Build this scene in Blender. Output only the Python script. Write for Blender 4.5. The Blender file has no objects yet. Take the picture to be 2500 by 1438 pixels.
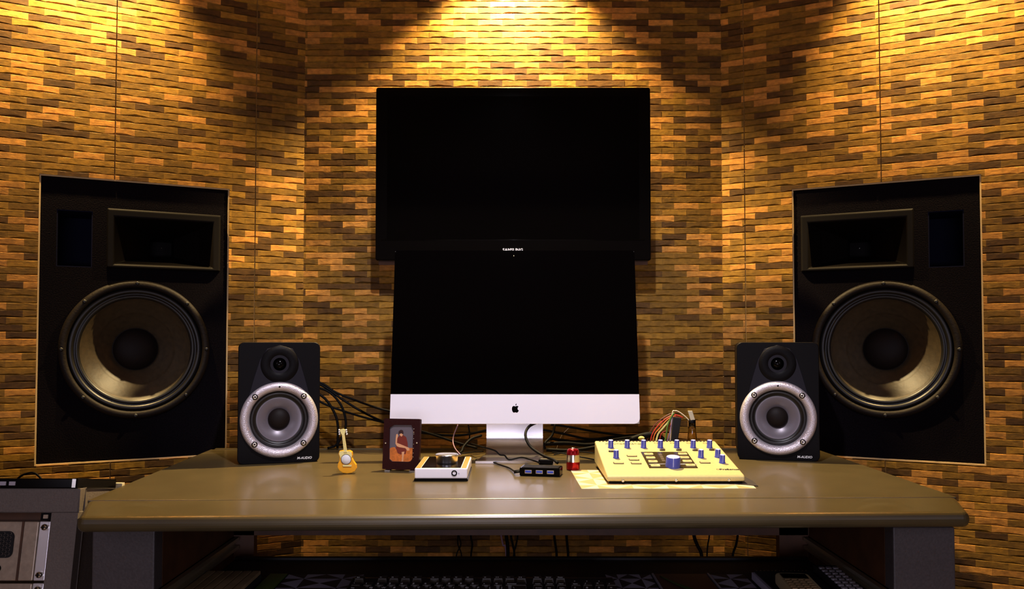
import bpy, math, random
import numpy as np
from mathutils import Matrix, Vector
random.seed(7)
PI = math.pi
S = bpy.context.scene
COL = S.collection

# ------------------------------------------------------------------ camera maths (photo measured at 2500 x 1438)
F = 2000.0; TH = math.radians(1.8); CY = 775.0; EYE = 1.0; DESK = 0.75
def ray(x, y):
    r = (x - 1250.0) / F; s = (CY - y) / F
    return Vector((r, math.cos(TH) - s * math.sin(TH), math.sin(TH) + s * math.cos(TH)))
def P(x, y, Y):
    d = ray(x, y); t = Y / d.y
    return Vector((d.x * t, Y, EYE + d.z * t))
def G(x, y, z=DESK):
    d = ray(x, y); t = (z - EYE) / d.z
    return Vector((d.x * t, d.y * t, z))

# ------------------------------------------------------------------ materials
def mat(name, col, rough=.5, metal=0., bump=0., nscale=60., var=0., spec=.5, coat=0., trans=0., emit=None, es=0.):
    m = bpy.data.materials.new(name); m.use_nodes = True
    nt = m.node_tree; b = nt.nodes['Principled BSDF']
    b.inputs['Base Color'].default_value = (*col, 1)
    b.inputs['Roughness'].default_value = rough
    b.inputs['Metallic'].default_value = metal
    b.inputs['Specular IOR Level'].default_value = spec
    b.inputs['Coat Weight'].default_value = coat
    b.inputs['Transmission Weight'].default_value = trans
    if emit:
        b.inputs['Emission Color'].default_value = (*emit, 1); b.inputs['Emission Strength'].default_value = es
    if bump or var:
        tc = nt.nodes.new('ShaderNodeTexCoord'); n = nt.nodes.new('ShaderNodeTexNoise')
        n.inputs['Scale'].default_value = nscale; n.inputs['Detail'].default_value = 5
        nt.links.new(tc.outputs['Object'], n.inputs['Vector'])
        if var:
            rp = nt.nodes.new('ShaderNodeValToRGB')
            rp.color_ramp.elements[0].position = .3; rp.color_ramp.elements[1].position = .7
            rp.color_ramp.elements[0].color = (*[c * (1 - var) for c in col], 1)
            rp.color_ramp.elements[1].color = (*[min(1, c * (1 + var)) for c in col], 1)
            nt.links.new(n.outputs['Fac'], rp.inputs['Fac']); nt.links.new(rp.outputs['Color'], b.inputs['Base Color'])
        if bump:
            bp = nt.nodes.new('ShaderNodeBump'); bp.inputs['Strength'].default_value = bump; bp.inputs['Distance'].default_value = .002
            nt.links.new(n.outputs['Fac'], bp.inputs['Height']); nt.links.new(bp.outputs['Normal'], b.inputs['Normal'])
    return m
M = {}
M['black'] = mat('black_plastic', (.0028, .0021, .0024), .5, spec=.1, bump=.1, nscale=400)
M['blackmat'] = mat('matt_black', (.004, .0035, .004), .8)
M['gloss'] = mat('gloss_black', (.0016, .0012, .0012), .15, spec=.12)
M['screen'] = mat('screen_glass', (.0010, .0007, .0008), .07, spec=.1)
M['baffle'] = mat('speaker_baffle_fabric', (.0036, .0025, .0038), .8, bump=.4, nscale=350, var=.5, spec=.04)
M['ringblk'] = mat('dark_speaker_ring', (.0085, .005, .003), .6, spec=.2, bump=.3, nscale=200)
M['hornblk'] = mat('black_horn', (.0028, .0015, .0010), .6, spec=.12)
M['wave'] = mat('waveguide_plastic', (.007, .0055, .010), .5, spec=.2)
M['port'] = mat('navy_port_lining', (.0025, .003, .016), .7, spec=.1)
M['cone'] = mat('paper_cone', (.046, .030, .013), .5, bump=.2, nscale=90, var=.2)
M['dust'] = mat('dark_dust_cap', (.007, .0035, .0025), .6, spec=.2)
M['surr'] = mat('rubber_surround', (.005, .004, .0035), .4)
M['silver'] = mat('cast_silver_ring', (.72, .66, .70), .30, .6, bump=.6, nscale=500)
M['mcone'] = mat('grey_poly_cone', (.16, .14, .16), .35, .3)
M['alu'] = mat('aluminium', (.86, .84, .86), .24, 1.0)
M['chin'] = mat('pale_aluminium_chin', (.93, .90, .95), .55, .0, spec=.6)
M['alubr'] = mat('brushed_aluminium', (.86, .83, .84), .3, .55)
M['white'] = mat('white_print', (.85, .85, .85), .5)
M['desk'] = mat('desk_grey_olive_laminate', (.088, .064, .027), .30, bump=.05, nscale=14, var=.10, spec=.5, coat=.1)
M['deskside'] = mat('desk_side_paint', (.070, .058, .058), .5, bump=.2, nscale=300, var=.15)
M['wood'] = mat('dark_brown_wood', (.085, .030, .008), .55, var=.3, nscale=25)
M['tray'] = mat('dark_tray', (.006, .005, .005), .6)
M['rack'] = mat('grey_rack_paint', (.150, .120, .100), .55, bump=.3, nscale=350, var=.12)
M['rackmetal'] = mat('beige_rack_metal', (.42, .33, .24), .4, .4, bump=.1, nscale=120, var=.12)
M['chrome'] = mat('chrome', (.8, .78, .72), .18, 1.0)
M['steel'] = mat('rail_steel', (.55, .5, .36), .35, .9)
M['blue'] = mat('blue_knob_plastic', (.055, .065, .32), .35)
M['bluelite'] = mat('pale_blue_knob_top', (.42, .44, .85), .4)
M['bluetop'] = mat('blue_port', (.04, .08, .5), .4)
M['mix'] = mat('satin_aluminium_panel', (.56, .47, .20), .5, .2, bump=.05, nscale=200, var=.05)
M['mixbtn'] = mat('cream_button', (.48, .38, .17), .45)
M['mixpanel'] = mat('dark_display_panel', (.035, .025, .01), .2)
M['paper'] = mat('white_paper', (.62, .54, .36), .6)
M['paperink'] = mat('dark_print', (.03, .022, .02), .55)
M['papergrey'] = mat('grey_violet_print', (.40, .37, .48), .6)
M['gold'] = mat('gold_strip', (.8, .50, .13), .3, .6)
M['red'] = mat('red_metal', (.30, .004, .008), .22, .7)
M['frame'] = mat('dark_red_wood_frame', (.022, .0025, .0018), .5, spec=.15, bump=.2, nscale=200)
M['gbody'] = mat('guitar_amber_body', (.95, .42, .02), .22, coat=.6)
M['gcream'] = mat('guitar_cream', (.92, .80, .30), .3, coat=.4)
M['cable'] = mat('black_cable_rubber', (.0035, .003, .003), .6, spec=.12)
M['cwhite'] = mat('white_wire', (.75, .65, .5), .5)
M['cred'] = mat('red_wire', (.45, .03, .02), .4)
M['cyel'] = mat('yellow_wire', (.8, .75, .25), .4)
M['cgreen'] = mat('green_wire', (.08, .16, .02), .4)
M['cviolet'] = mat('violet_wire', (.35, .22, .35), .4)
M['corange'] = mat('orange_wire', (.6, .15, .03), .4)
M['cbrown'] = mat('brown_wire', (.10, .02, .02), .4)
M['glass'] = mat('bottle_glass', (.80, .70, .45), .05, trans=1.0)
M['grout'] = mat('tan_grout', (.33, .18, .05), .85, bump=.5, nscale=200)
M['caulk'] = mat('cream_caulk', (.60, .42, .20), .7)
M['ceil'] = mat('ceiling_paint', (.30, .19, .09), .9)
M['floor'] = mat('floor_tile', (.22, .13, .06), .5, var=.2, nscale=4)
M['plain'] = mat('room_wall_paint', (.25, .15, .06), .9)
M['lamp'] = mat('lamp_glow', (1, .8, .5), .5, emit=(1, .75, .4), es=6)
M['beige'] = mat('beige_plastic', (.50, .40, .22), .5)
M['slat'] = mat('slat_board', (.30, .20, .10), .6, var=.25, nscale=40)
M['photobg'] = mat('photo_grey', (.12, .10, .115), .35)
M['rock'] = mat('photo_rock', (.60, .16, .02), .4, var=.25, nscale=200)
M['robe'] = mat('photo_robe', (.17, .018, .006), .4)
M['skin'] = mat('photo_skin', (.72, .36, .17), .4)
M['hair'] = mat('photo_dark', (.03, .006, .004), .4)
M['maroon'] = mat('maroon_print', (.055, .015, .012), .4)
M['leafgreen'] = mat('leaf_print', (.05, .08, .02), .4)
M['key'] = mat('key_black', (.03, .023, .018), .3)
M['silverkey'] = mat('silver_key', (.45, .42, .48), .35, .3)
M['clear'] = mat('plastic_edge', (.30, .28, .36), .25)

def brick_material():
    m = bpy.data.materials.new('split_stone_tile'); m.use_nodes = True
    nt = m.node_tree; b = nt.nodes['Principled BSDF']
    at = nt.nodes.new('ShaderNodeAttribute'); at.attribute_name = 'tone'
    tc = nt.nodes.new('ShaderNodeTexCoord')
    mp = nt.nodes.new('ShaderNodeMapping'); mp.inputs['Scale'].default_value = (90, 90, 170)
    n = nt.nodes.new('ShaderNodeTexNoise'); n.inputs['Scale'].default_value = 1; n.inputs['Detail'].default_value = 6
    nt.links.new(tc.outputs['Object'], mp.inputs['Vector']); nt.links.new(mp.outputs['Vector'], n.inputs['Vector'])
    mr = nt.nodes.new('ShaderNodeMapRange'); mr.inputs['From Min'].default_value = .3; mr.inputs['From Max'].default_value = .7
    mr.inputs['To Min'].default_value = .72; mr.inputs['To Max'].default_value = 1.28
    nt.links.new(n.outputs['Fac'], mr.inputs['Value'])
    mx = nt.nodes.new('ShaderNodeVectorMath'); mx.operation = 'SCALE'
    nt.links.new(at.outputs['Color'], mx.inputs[0]); nt.links.new(mr.outputs['Result'], mx.inputs['Scale'])
    nt.links.new(mx.outputs['Vector'], b.inputs['Base Color'])
    bp = nt.nodes.new('ShaderNodeBump'); bp.inputs['Strength'].default_value = .35; bp.inputs['Distance'].default_value = .001
    nt.links.new(n.outputs['Fac'], bp.inputs['Height']); nt.links.new(bp.outputs['Normal'], b.inputs['Normal'])
    b.inputs['Roughness'].default_value = .62; b.inputs['Specular IOR Level'].default_value = .25
    return m
M['brick'] = brick_material()

# ------------------------------------------------------------------ mesh builder
class MB:
    def __init__(s): s.v = []; s.f = []; s.m = []; s.sm = []
    def add(s, vs, fs, mi=0, smooth=False, mx=None):
        o = len(s.v)
        for p in vs:
            p = Vector(p); s.v.append(tuple(mx @ p) if mx else tuple(p))
        for f in fs:
            s.f.append([o + i for i in f]); s.m.append(mi); s.sm.append(smooth)
        return s
    def box(s, x0, x1, y0, y1, z0, z1, mi=0, mx=None):
        vs = [(x0, y0, z0), (x1, y0, z0), (x1, y1, z0), (x0, y1, z0), (x0, y0, z1), (x1, y0, z1), (x1, y1, z1), (x0, y1, z1)]
        return s.add(vs, [(0, 3, 2, 1), (4, 5, 6, 7), (0, 1, 5, 4), (1, 2, 6, 5), (2, 3, 7, 6), (3, 0, 4, 7)], mi, False, mx)
    def prism(s, pts, lo, hi, axis='z', mi=0, mx=None):
        # polygon pts (a,b) extruded; axis z: (a,b)=(x,y); axis y: (x,z); axis x: (y,z)
        n = len(pts)
        def mk(a, b, h): return {'z': (a, b, h), 'y': (a, h, b), 'x': (h, a, b)}[axis]
        vs = [mk(a, b, lo) for a, b in pts] + [mk(a, b, hi) for a, b in pts]
        fs = [tuple(range(n))[::-1], tuple(range(n, 2 * n))] + [(i, (i + 1) % n, n + (i + 1) % n, n + i) for i in range(n)]
        return s.add(vs, fs, mi, False, mx)
    def lathe(s, prof, c=(0, 0, 0), axis='y', n=48, mi=0, mx=None, smooth=True):
        # prof: (radius, outward distance); axis 'y' -> outward is -y, axis 'z' -> outward is +z
        vs = []; fs = []; k = len(prof)
        for i in range(n):
            a = 2 * PI * i / n
            for r, d in prof:
                if axis == 'y': vs.append((c[0] + r * math.cos(a), c[1] - d, c[2] + r * math.sin(a)))
                else: vs.append((c[0] + r * math.cos(a), c[1] + r * math.sin(a), c[2] + d))
        for i in range(n):
            j = (i + 1) % n
            for q in range(k - 1):
                A = i * k + q; B = j * k + q
                f = [A, B, B + 1, A + 1]
                if prof[q][0] < 1e-7: f = [A, B + 1, A + 1]
                if prof[q + 1][0] < 1e-7: f = [A, B, A + 1]
                fs.append(f)
        return s.add(vs, fs, mi, smooth, mx)
    def tube(s, pts, r, n=10, mi=0, res=6, taper=None):
        pts = [Vector(p) for p in pts]
        if len(pts) > 2 and res > 1:
            q = [pts[0] * 2 - pts[1]] + pts + [pts[-1] * 2 - pts[-2]]; out = []
            for i in range(1, len(q) - 2):
                p0, p1, p2, p3 = q[i - 1:i + 3]
                for k in range(res):
                    t = k / res
                    out.append(.5 * ((2 * p1) + (p2 - p0) * t + (2 * p0 - 5 * p1 + 4 * p2 - p3) * t * t + (3 * p1 - p0 - 3 * p2 + p3) * t ** 3))
            out.append(pts[-1]); pts = out
        vs = []; fs = []; up = Vector((.13, .31, .94)).normalized(); m = len(pts)
        for i, p in enumerate(pts):
            t = (pts[min(i + 1, m - 1)] - pts[max(i - 1, 0)]).normalized()
            a = t.cross(up).normalized(); b = t.cross(a).normalized(); up = -b if (-b).dot(up) > 0 else b
            rr = r if taper is None else r * (taper[0] + (taper[1] - taper[0]) * i / (m - 1))
            for k in range(n):
                w = 2 * PI * k / n; vs.append(p + a * rr * math.cos(w) + b * rr * math.sin(w))
        for i in range(m - 1):
            for k in range(n):
                k2 = (k + 1) % n; fs.append((i * n + k, i * n + k2, (i + 1) * n + k2, (i + 1) * n + k))
        fs.append(tuple(range(n))[::-1]); fs.append(tuple(range((m - 1) * n, m * n)))
        return s.add(vs, fs, mi, True)
    def sphere(s, c, r, sc=(1, 1, 1), mi=0, n=16, mx=None):
        vs = []; fs = []; k = n // 2
        for j in range(k + 1):
            t = PI * j / k
            for i in range(n):
                a = 2 * PI * i / n
                vs.append((c[0] + r * sc[0] * math.sin(t) * math.cos(a), c[1] + r * sc[1] * math.sin(t) * math.sin(a), c[2] + r * sc[2] * math.cos(t)))
        for j in range(k):
            for i in range(n):
                i2 = (i + 1) % n; fs.append((j * n + i, (j + 1) * n + i, (j + 1) * n + i2, j * n + i2))
        return s.add(vs, fs, mi, True, mx)
    def build(s, name, mats, parent=None, loc=None, bevel=0, seg=2, label=None, fix=True):
        me = bpy.data.meshes.new(name); me.from_pydata(s.v, [], s.f)
        if not isinstance(mats, (list, tuple)): mats = [mats]
        for m in mats: me.materials.append(m)
        me.polygons.foreach_set('material_index', s.m); me.polygons.foreach_set('use_smooth', s.sm)
        if fix:
            import bmesh
            bm = bmesh.new(); bm.from_mesh(me); bmesh.ops.remove_doubles(bm, verts=bm.verts, dist=1e-6)
            bmesh.ops.recalc_face_normals(bm, faces=bm.faces); bm.to_mesh(me); bm.free()
        me.update()
        o = bpy.data.objects.new(name, me); COL.objects.link(o)
        if parent: o.parent = parent
        if loc is not None: o.location = loc
        if bevel:
            b = o.modifiers.new('Bevel', 'BEVEL'); b.width = bevel; b.segments = seg; b.limit_method = 'ANGLE'; b.angle_limit = math.radians(35)
        if label: o['label'] = label
        return o
def cut(o, cutters):
    for c in cutters:
        me = bpy.data.meshes.new('c'); me.from_pydata(c.v, [], c.f)
        import bmesh
        bm = bmesh.new(); bm.from_mesh(me); bmesh.ops.remove_doubles(bm, verts=bm.verts, dist=1e-6)
        bmesh.ops.recalc_face_normals(bm, faces=bm.faces); bm.to_mesh(me); bm.free()
        co = bpy.data.objects.new('c', me); COL.objects.link(co)
        co.parent = o.parent
        b = o.modifiers.new('B', 'BOOLEAN'); b.operation = 'DIFFERENCE'; b.solver = 'EXACT'; b.object = co
        bpy.context.view_layer.update()
        dg = bpy.context.evaluated_depsgraph_get()
        nm = bpy.data.meshes.new_from_object(o.evaluated_get(dg))
        o.modifiers.clear(); old = o.data; nm.name = old.name; o.data = nm
        bpy.data.objects.remove(co)
    return o
def tag(o, label, cat, group=None, kind=None):
    o['label'] = label; o['category'] = cat
    if group: o['group'] = group
    if kind: o['kind'] = kind
    return o
def thing(name, loc, rz=0, label='', cat='', group=None, rx=0):
    o = bpy.data.objects.new(name, None); COL.objects.link(o); o.empty_display_size = .05
    o.location = loc; o.rotation_euler = (rx, 0, rz)
    return tag(o, label, cat, group)
def text(body, size, name, m, parent, mx, ext=.0003, align='LEFT', shear=0, sx=1, bold=0):
    cu = bpy.data.curves.new('t', 'FONT'); cu.body = body; cu.size = size; cu.extrude = ext; cu.align_x = align; cu.shear = shear; cu.offset = bold
    cu.resolution_u = 2
    ob = bpy.data.objects.new('t', cu); COL.objects.link(ob); bpy.context.view_layer.update()
    me = bpy.data.meshes.new_from_object(ob.evaluated_get(bpy.context.evaluated_depsgraph_get()))
    bpy.data.objects.remove(ob); me.transform(Matrix.Scale(sx, 4, (1, 0, 0))); me.transform(mx); me.name = name
    me.materials.clear(); me.materials.append(m)
    o = bpy.data.objects.new(name, me); COL.objects.link(o); o.parent = parent
    return o
FACE = Matrix.Rotation(PI / 2, 4, 'X')          # text standing up, facing -y
def T(x, y, z): return Matrix.Translation((x, y, z))
def rrect(x0, x1, z0, z1, r, n=5):
    pts = []
    for cx, cz, a0 in ((x1 - r, z1 - r, 0), (x0 + r, z1 - r, 90), (x0 + r, z0 + r, 180), (x1 - r, z0 + r, 270)):
        for k in range(n + 1):
            a = math.radians(a0 + 90 * k / n); pts.append((cx + r * math.cos(a), cz + r * math.sin(a)))
    return pts

# ------------------------------------------------------------------ the walls: split-stone tile relief
XL, XR, YC = -.523, .528, 2.05
ANG = math.atan(.5)
BH, BL = .01553, .0615
PANEL = dict(z0=.733, z1=1.372)
TONES = {'L': (.46, .205, .034), 'M': (.185, .092, .0085), 'D': (.085, .038, .0045)}
def brick_wall(name, origin, rz, u0, u1, z0, z1, hole, seams, phase, seed):
    rnd = random.Random(seed); V = []; Fc = []; tone = []
    nu = 8
    cutsx = sorted(seams)
    amps = {}
    r0 = int(math.floor(z0 / BH)); r1 = int(math.ceil(z1 / BH))
    for row in range(r0, r1):
        za, zb = row * BH, (row + 1) * BH
        ph = phase + (BL / 2 if row % 2 else 0)
        k0 = int(math.floor((u0 - ph) / BL)); k1 = int(math.ceil((u1 - ph) / BL))
        ph1 = rnd.uniform(0, 6); wob = rnd.uniform(60, 110)
        last = None
        for k in range(k0, k1):
            a, b = ph + k * BL, ph + (k + 1) * BL
            x = rnd.random()
            c = 'M' if x < .54 else ('L' if x < .78 else 'D')
            if c == 'L' and last == 'L' and rnd.random() < .4: c = 'M'
            last = c
            j = rnd.uniform(.82, 1.2); tc = tuple(v * j for v in TONES[c])
            if c == 'M' and rnd.random() < .3: tc = tuple(v * 1.45 for v in tc)
            A = rnd.uniform(.0022, .0042); lens = rnd.uniform(.10, .27); bow = rnd.uniform(.35, 1.0); H0 = .0052 + rnd.uniform(-.00018, .00018); mid = rnd.uniform(.35, .65)
            # pieces left after clipping with seams and hole
            segs = [(max(a, u0), min(b, u1))]
            for sc_ in cutsx:
                ns = []
                for p, q in segs:
                    if p < sc_ - .0012 and q > sc_ + .0012: ns += [(p, sc_ - .0012), (sc_ + .0012, q)]
                    else: ns.append((p, q))
                segs = ns
            for p, q in segs:
                if q - p < .002: continue
                rects = [(p, q, 0., 1.)]
                if hole:
                    hx0, hx1, hz0, hz1 = hole
                    if q > hx0 and p < hx1 and zb > hz0 and za < hz1:
                        rects = []
                        if p < hx0: rects.append((p, hx0, 0., 1.))
                        if q > hx1: rects.append((hx1, q, 0., 1.))
                        pp, qq = max(p, hx0), min(q, hx1)
                        if za < hz0: rects.append((pp, qq, 0., (hz0 - za) / BH))
                        if zb > hz1: rects.append((pp, qq, (hz1 - za) / BH, 1.))
                for (p1, q1, v0, v1) in rects:
                    if q1 - p1 < .0008 or v1 - v0 < .03: continue
                    base = len(V); m = max(2, int(round(nu * (q1 - p1) / BL)) + 1)
                    for i in range(m):
                        u = p1 + (q1 - p1) * i / (m - 1); t = (u - a) / BL
                        w = math.sin(PI * min(1, max(0, t)) ** (math.log(.5) / math.log(mid)))
                        gl = .5 + .5 * math.sin(u * wob + ph1) * .5 + .25 * math.sin(u * wob * 2.7 + ph1 * 3)
                        h = H0 + .00022 * gl; w = max(0, w) ** bow
                        vb = .025 + lens * w * (.7 + .5 * gl)
                        tb = .925 + .025 * math.sin(u * wob * 1.7 + row)
                        prof = [(0, h - .0004 - A * w), (vb * .45, h - .0002 - A * .8 * w), (vb, h), (tb + .005, h + .0002), (1.0, h - .0012 - .0005 * gl)]
                        for vv, hh in prof:
                            vc = min(max(vv, v0), v1)
                            pass
                            V.append((u, -hh, za + vc * BH))
                    for i in range(m - 1):
                        for s_ in range(4):
                            q0 = base + i * 5 + s_; Fc.append((q0, q0 + 5, q0 + 6, q0 + 1)); tone.append(tc)
    # solid backing behind the relief, with the same opening
    def bx(x0, x1, y0, y1, zz0, zz1):
        o = len(V)
        V.extend([(x0, y0, zz0), (x1, y0, zz0), (x1, y1, zz0), (x0, y1, zz0), (x0, y0, zz1), (x1, y0, zz1), (x1, y1, zz1), (x0, y1, zz1)])
        for f in [(0, 3, 2, 1), (4, 5, 6, 7), (0, 1, 5, 4), (1, 2, 6, 5), (2, 3, 7, 6), (3, 0, 4, 7)]:
            Fc.append(tuple(o + i for i in f)); tone.append((.48, .25, .06))
    if hole:
        hx0, hx1, hz0, hz1 = hole
        bx(u0, hx0, 0, .1, 0, z1); bx(hx1, u1, 0, .1, 0, z1); bx(hx0, hx1, 0, .1, 0, hz0); bx(hx0, hx1, 0, .1, hz1, z1)
    else: bx(u0, u1, 0, .1, 0, z1)
    me = bpy.data.meshes.new(name); me.from_pydata(V, [], Fc); me.materials.append(M['brick'])
    at = me.attributes.new('tone', 'FLOAT_COLOR', 'FACE')
    arr = np.ones((len(Fc), 4), dtype=np.float32); arr[:, :3] = np.array(tone, dtype=np.float32)
    at.data.foreach_set('color', arr.ravel()); me.update()
    o = bpy.data.objects.new(name, me); COL.objects.link(o); o.location = origin; o.rotation_euler = (0, 0, rz); o['kind'] = 'structure'
    return o
CEIL = 2.04
PW = .398; PCL, PCR = .3785, .3675      # panel width, its centre measured along each side wall from the corner
LEN = 1.35
brick_wall('wall_back', (XL, YC, 0), 0, 0, XR - XL, 0, CEIL, None, [.0], .0068, 1)
brick_wall('wall_left', (XL, YC, 0), ANG, -LEN, 0, 0, CEIL, (-PCL - PW / 2, -PCL + PW / 2, PANEL['z0'], PANEL['z1']), [-.119, -.429, -.739, -1.05], .011, 2)
brick_wall('wall_right', (XR, YC, 0), -ANG, 0, LEN, 0, CEIL, (PCR - PW / 2, PCR + PW / 2, PANEL['z0'], PANEL['z1']), [.057, .366, .676, .99], .02, 3)
# slim grout beads in the two corners
for nm, x in (('trim_1', XL), ('trim_2', XR)):
    MB().tube([(x, YC - .0015, 0), (x, YC - .0015, CEIL)], .0024, 8).build(nm, M['grout'])['kind'] = 'structure'
ex = LEN * math.cos(ANG); ey = LEN * math.sin(ANG)
for nm, x0, x1 in (('wall_left_plain', XL - ex - .1, XL - ex), ('wall_right_plain', XR + ex, XR + ex + .1)):
    MB().box(x0, x1, -2.4, YC - ey + .05, 0, CEIL).build(nm.replace('_plain', '_rear'), M['plain'])['kind'] = 'structure'
MB().box(-1.9, 1.9, -2.4, 2.2, -.06, 0).build('floor', M['floor'])['kind'] = 'structure'
ce = MB().box(-1.9, 1.9, -2.4, 2.2, CEIL, CEIL + .1).build('ceiling', M['ceil']); ce['kind'] = 'structure'

# ------------------------------------------------------------------ downlights set in the ceiling, close to the walls
def wallpt(side, s, d):
    if side < 0: return Vector((XL - s * math.cos(ANG) + d * math.sin(ANG), YC - s * math.sin(ANG) - d * math.cos(ANG), 0))
    return Vector((XR + s * math.cos(ANG) - d * math.sin(ANG), YC - s * math.sin(ANG) - d * math.cos(ANG), 0))
CL = Vector((.003, YC - .075, 0))
spots = [(CL, 200, 'round recessed downlight above the television'),
         (wallpt(-1, .50, .085), 120, 'round recessed downlight above the left wall speaker'),
         (wallpt(1, .50, .085), 120, 'round recessed downlight above the right wall speaker')]
for p, e, lab in spots:
    t = thing('ceiling_downlight', (p.x, p.y, CEIL), 0, lab, 'ceiling light', 'recessed downlights along the tiled walls')
    MB().lathe([(.050, 0), (.050, -.004), (.036, -.006), (.034, -.001)], axis='z').build('rim', M['chrome'], t)
    MB().lathe([(.030, -.0015), (.0, -.0015)], axis='z').build('lens', M['lamp'], t)
    li = bpy.data.lights.new('downlight_beam', 'SPOT'); li.energy = e; li.color = (1, .70, .30); li.spot_size = math.radians(100); li.spot_blend = .45
    li.shadow_soft_size = .012
    lo = bpy.data.objects.new('downlight_beam', li); COL.objects.link(lo); lo.location = (p.x, p.y, CEIL - .012)
    if abs(p.x) > .3:      # wall washers, turned into the side walls
        tl_ = math.radians(40); ax = Vector((-math.sin(ANG) if p.x < 0 else math.sin(ANG), math.cos(ANG), 0)) * math.sin(tl_) + Vector((0, 0, -math.cos(tl_)))
        lo.rotation_euler = ax.to_track_quat('-Z', 'Y').to_euler(); li.spot_size = math.radians(98)
    else: li.spot_size = math.radians(103); li.spot_blend = .5; li.color = (1, .74, .36)
def area(name, loc, tgt, sx, sy, e, c):
    li = bpy.data.lights.new(name, 'AREA'); li.shape = 'RECTANGLE'; li.size = sx; li.size_y = sy; li.energy = e; li.color = c
    o = bpy.data.objects.new(name, li); COL.objects.link(o); o.location = loc
    o.rotation_euler = (Vector(tgt) - Vector(loc)).to_track_quat('-Z', 'Y').to_euler(); return o
area('cool_fill_left', (-1.55, -.5, 1.55), (0, 1.8, .9), .5, .9, 3, (.86, .80, 1))  # added cool fill from behind on the left, no window stands here
area('cool_fill_right', (1.55, -.5, 1.55), (0, 1.8, .9), .5, .9, 3, (.90, .84, 1))  # matching cool fill added on the right, also without a window
li = bpy.data.lights.new('desk_fill_spot', 'SPOT'); li.energy = 70; li.color = (.93, .88, 1); li.spot_size = math.radians(62); li.spot_blend = .6; li.shadow_soft_size = .02  # added cool fill spot, brightens the computer chin and desk centre
lo = bpy.data.objects.new('desk_fill_spot', li); COL.objects.link(lo); lo.location = (0, .78, CEIL - .02)
lo.rotation_euler = (Vector((0, 1.76, .80)) - lo.location).to_track_quat('-Z', 'Y').to_euler()
area('low_fill_rear', (0, -1.4, .74), (0, 1.3, .74), 1.0, .35, 12, (.80, .76, 1))  # added low fill for legs, keyboard and the wall under the desk
w = bpy.data.worlds.new('room'); S.world = w; w.use_nodes = True
w.node_tree.nodes['Background'].inputs[0].default_value = (.90, .62, .40, 1); w.node_tree.nodes['Background'].inputs[1].default_value = .16

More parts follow.
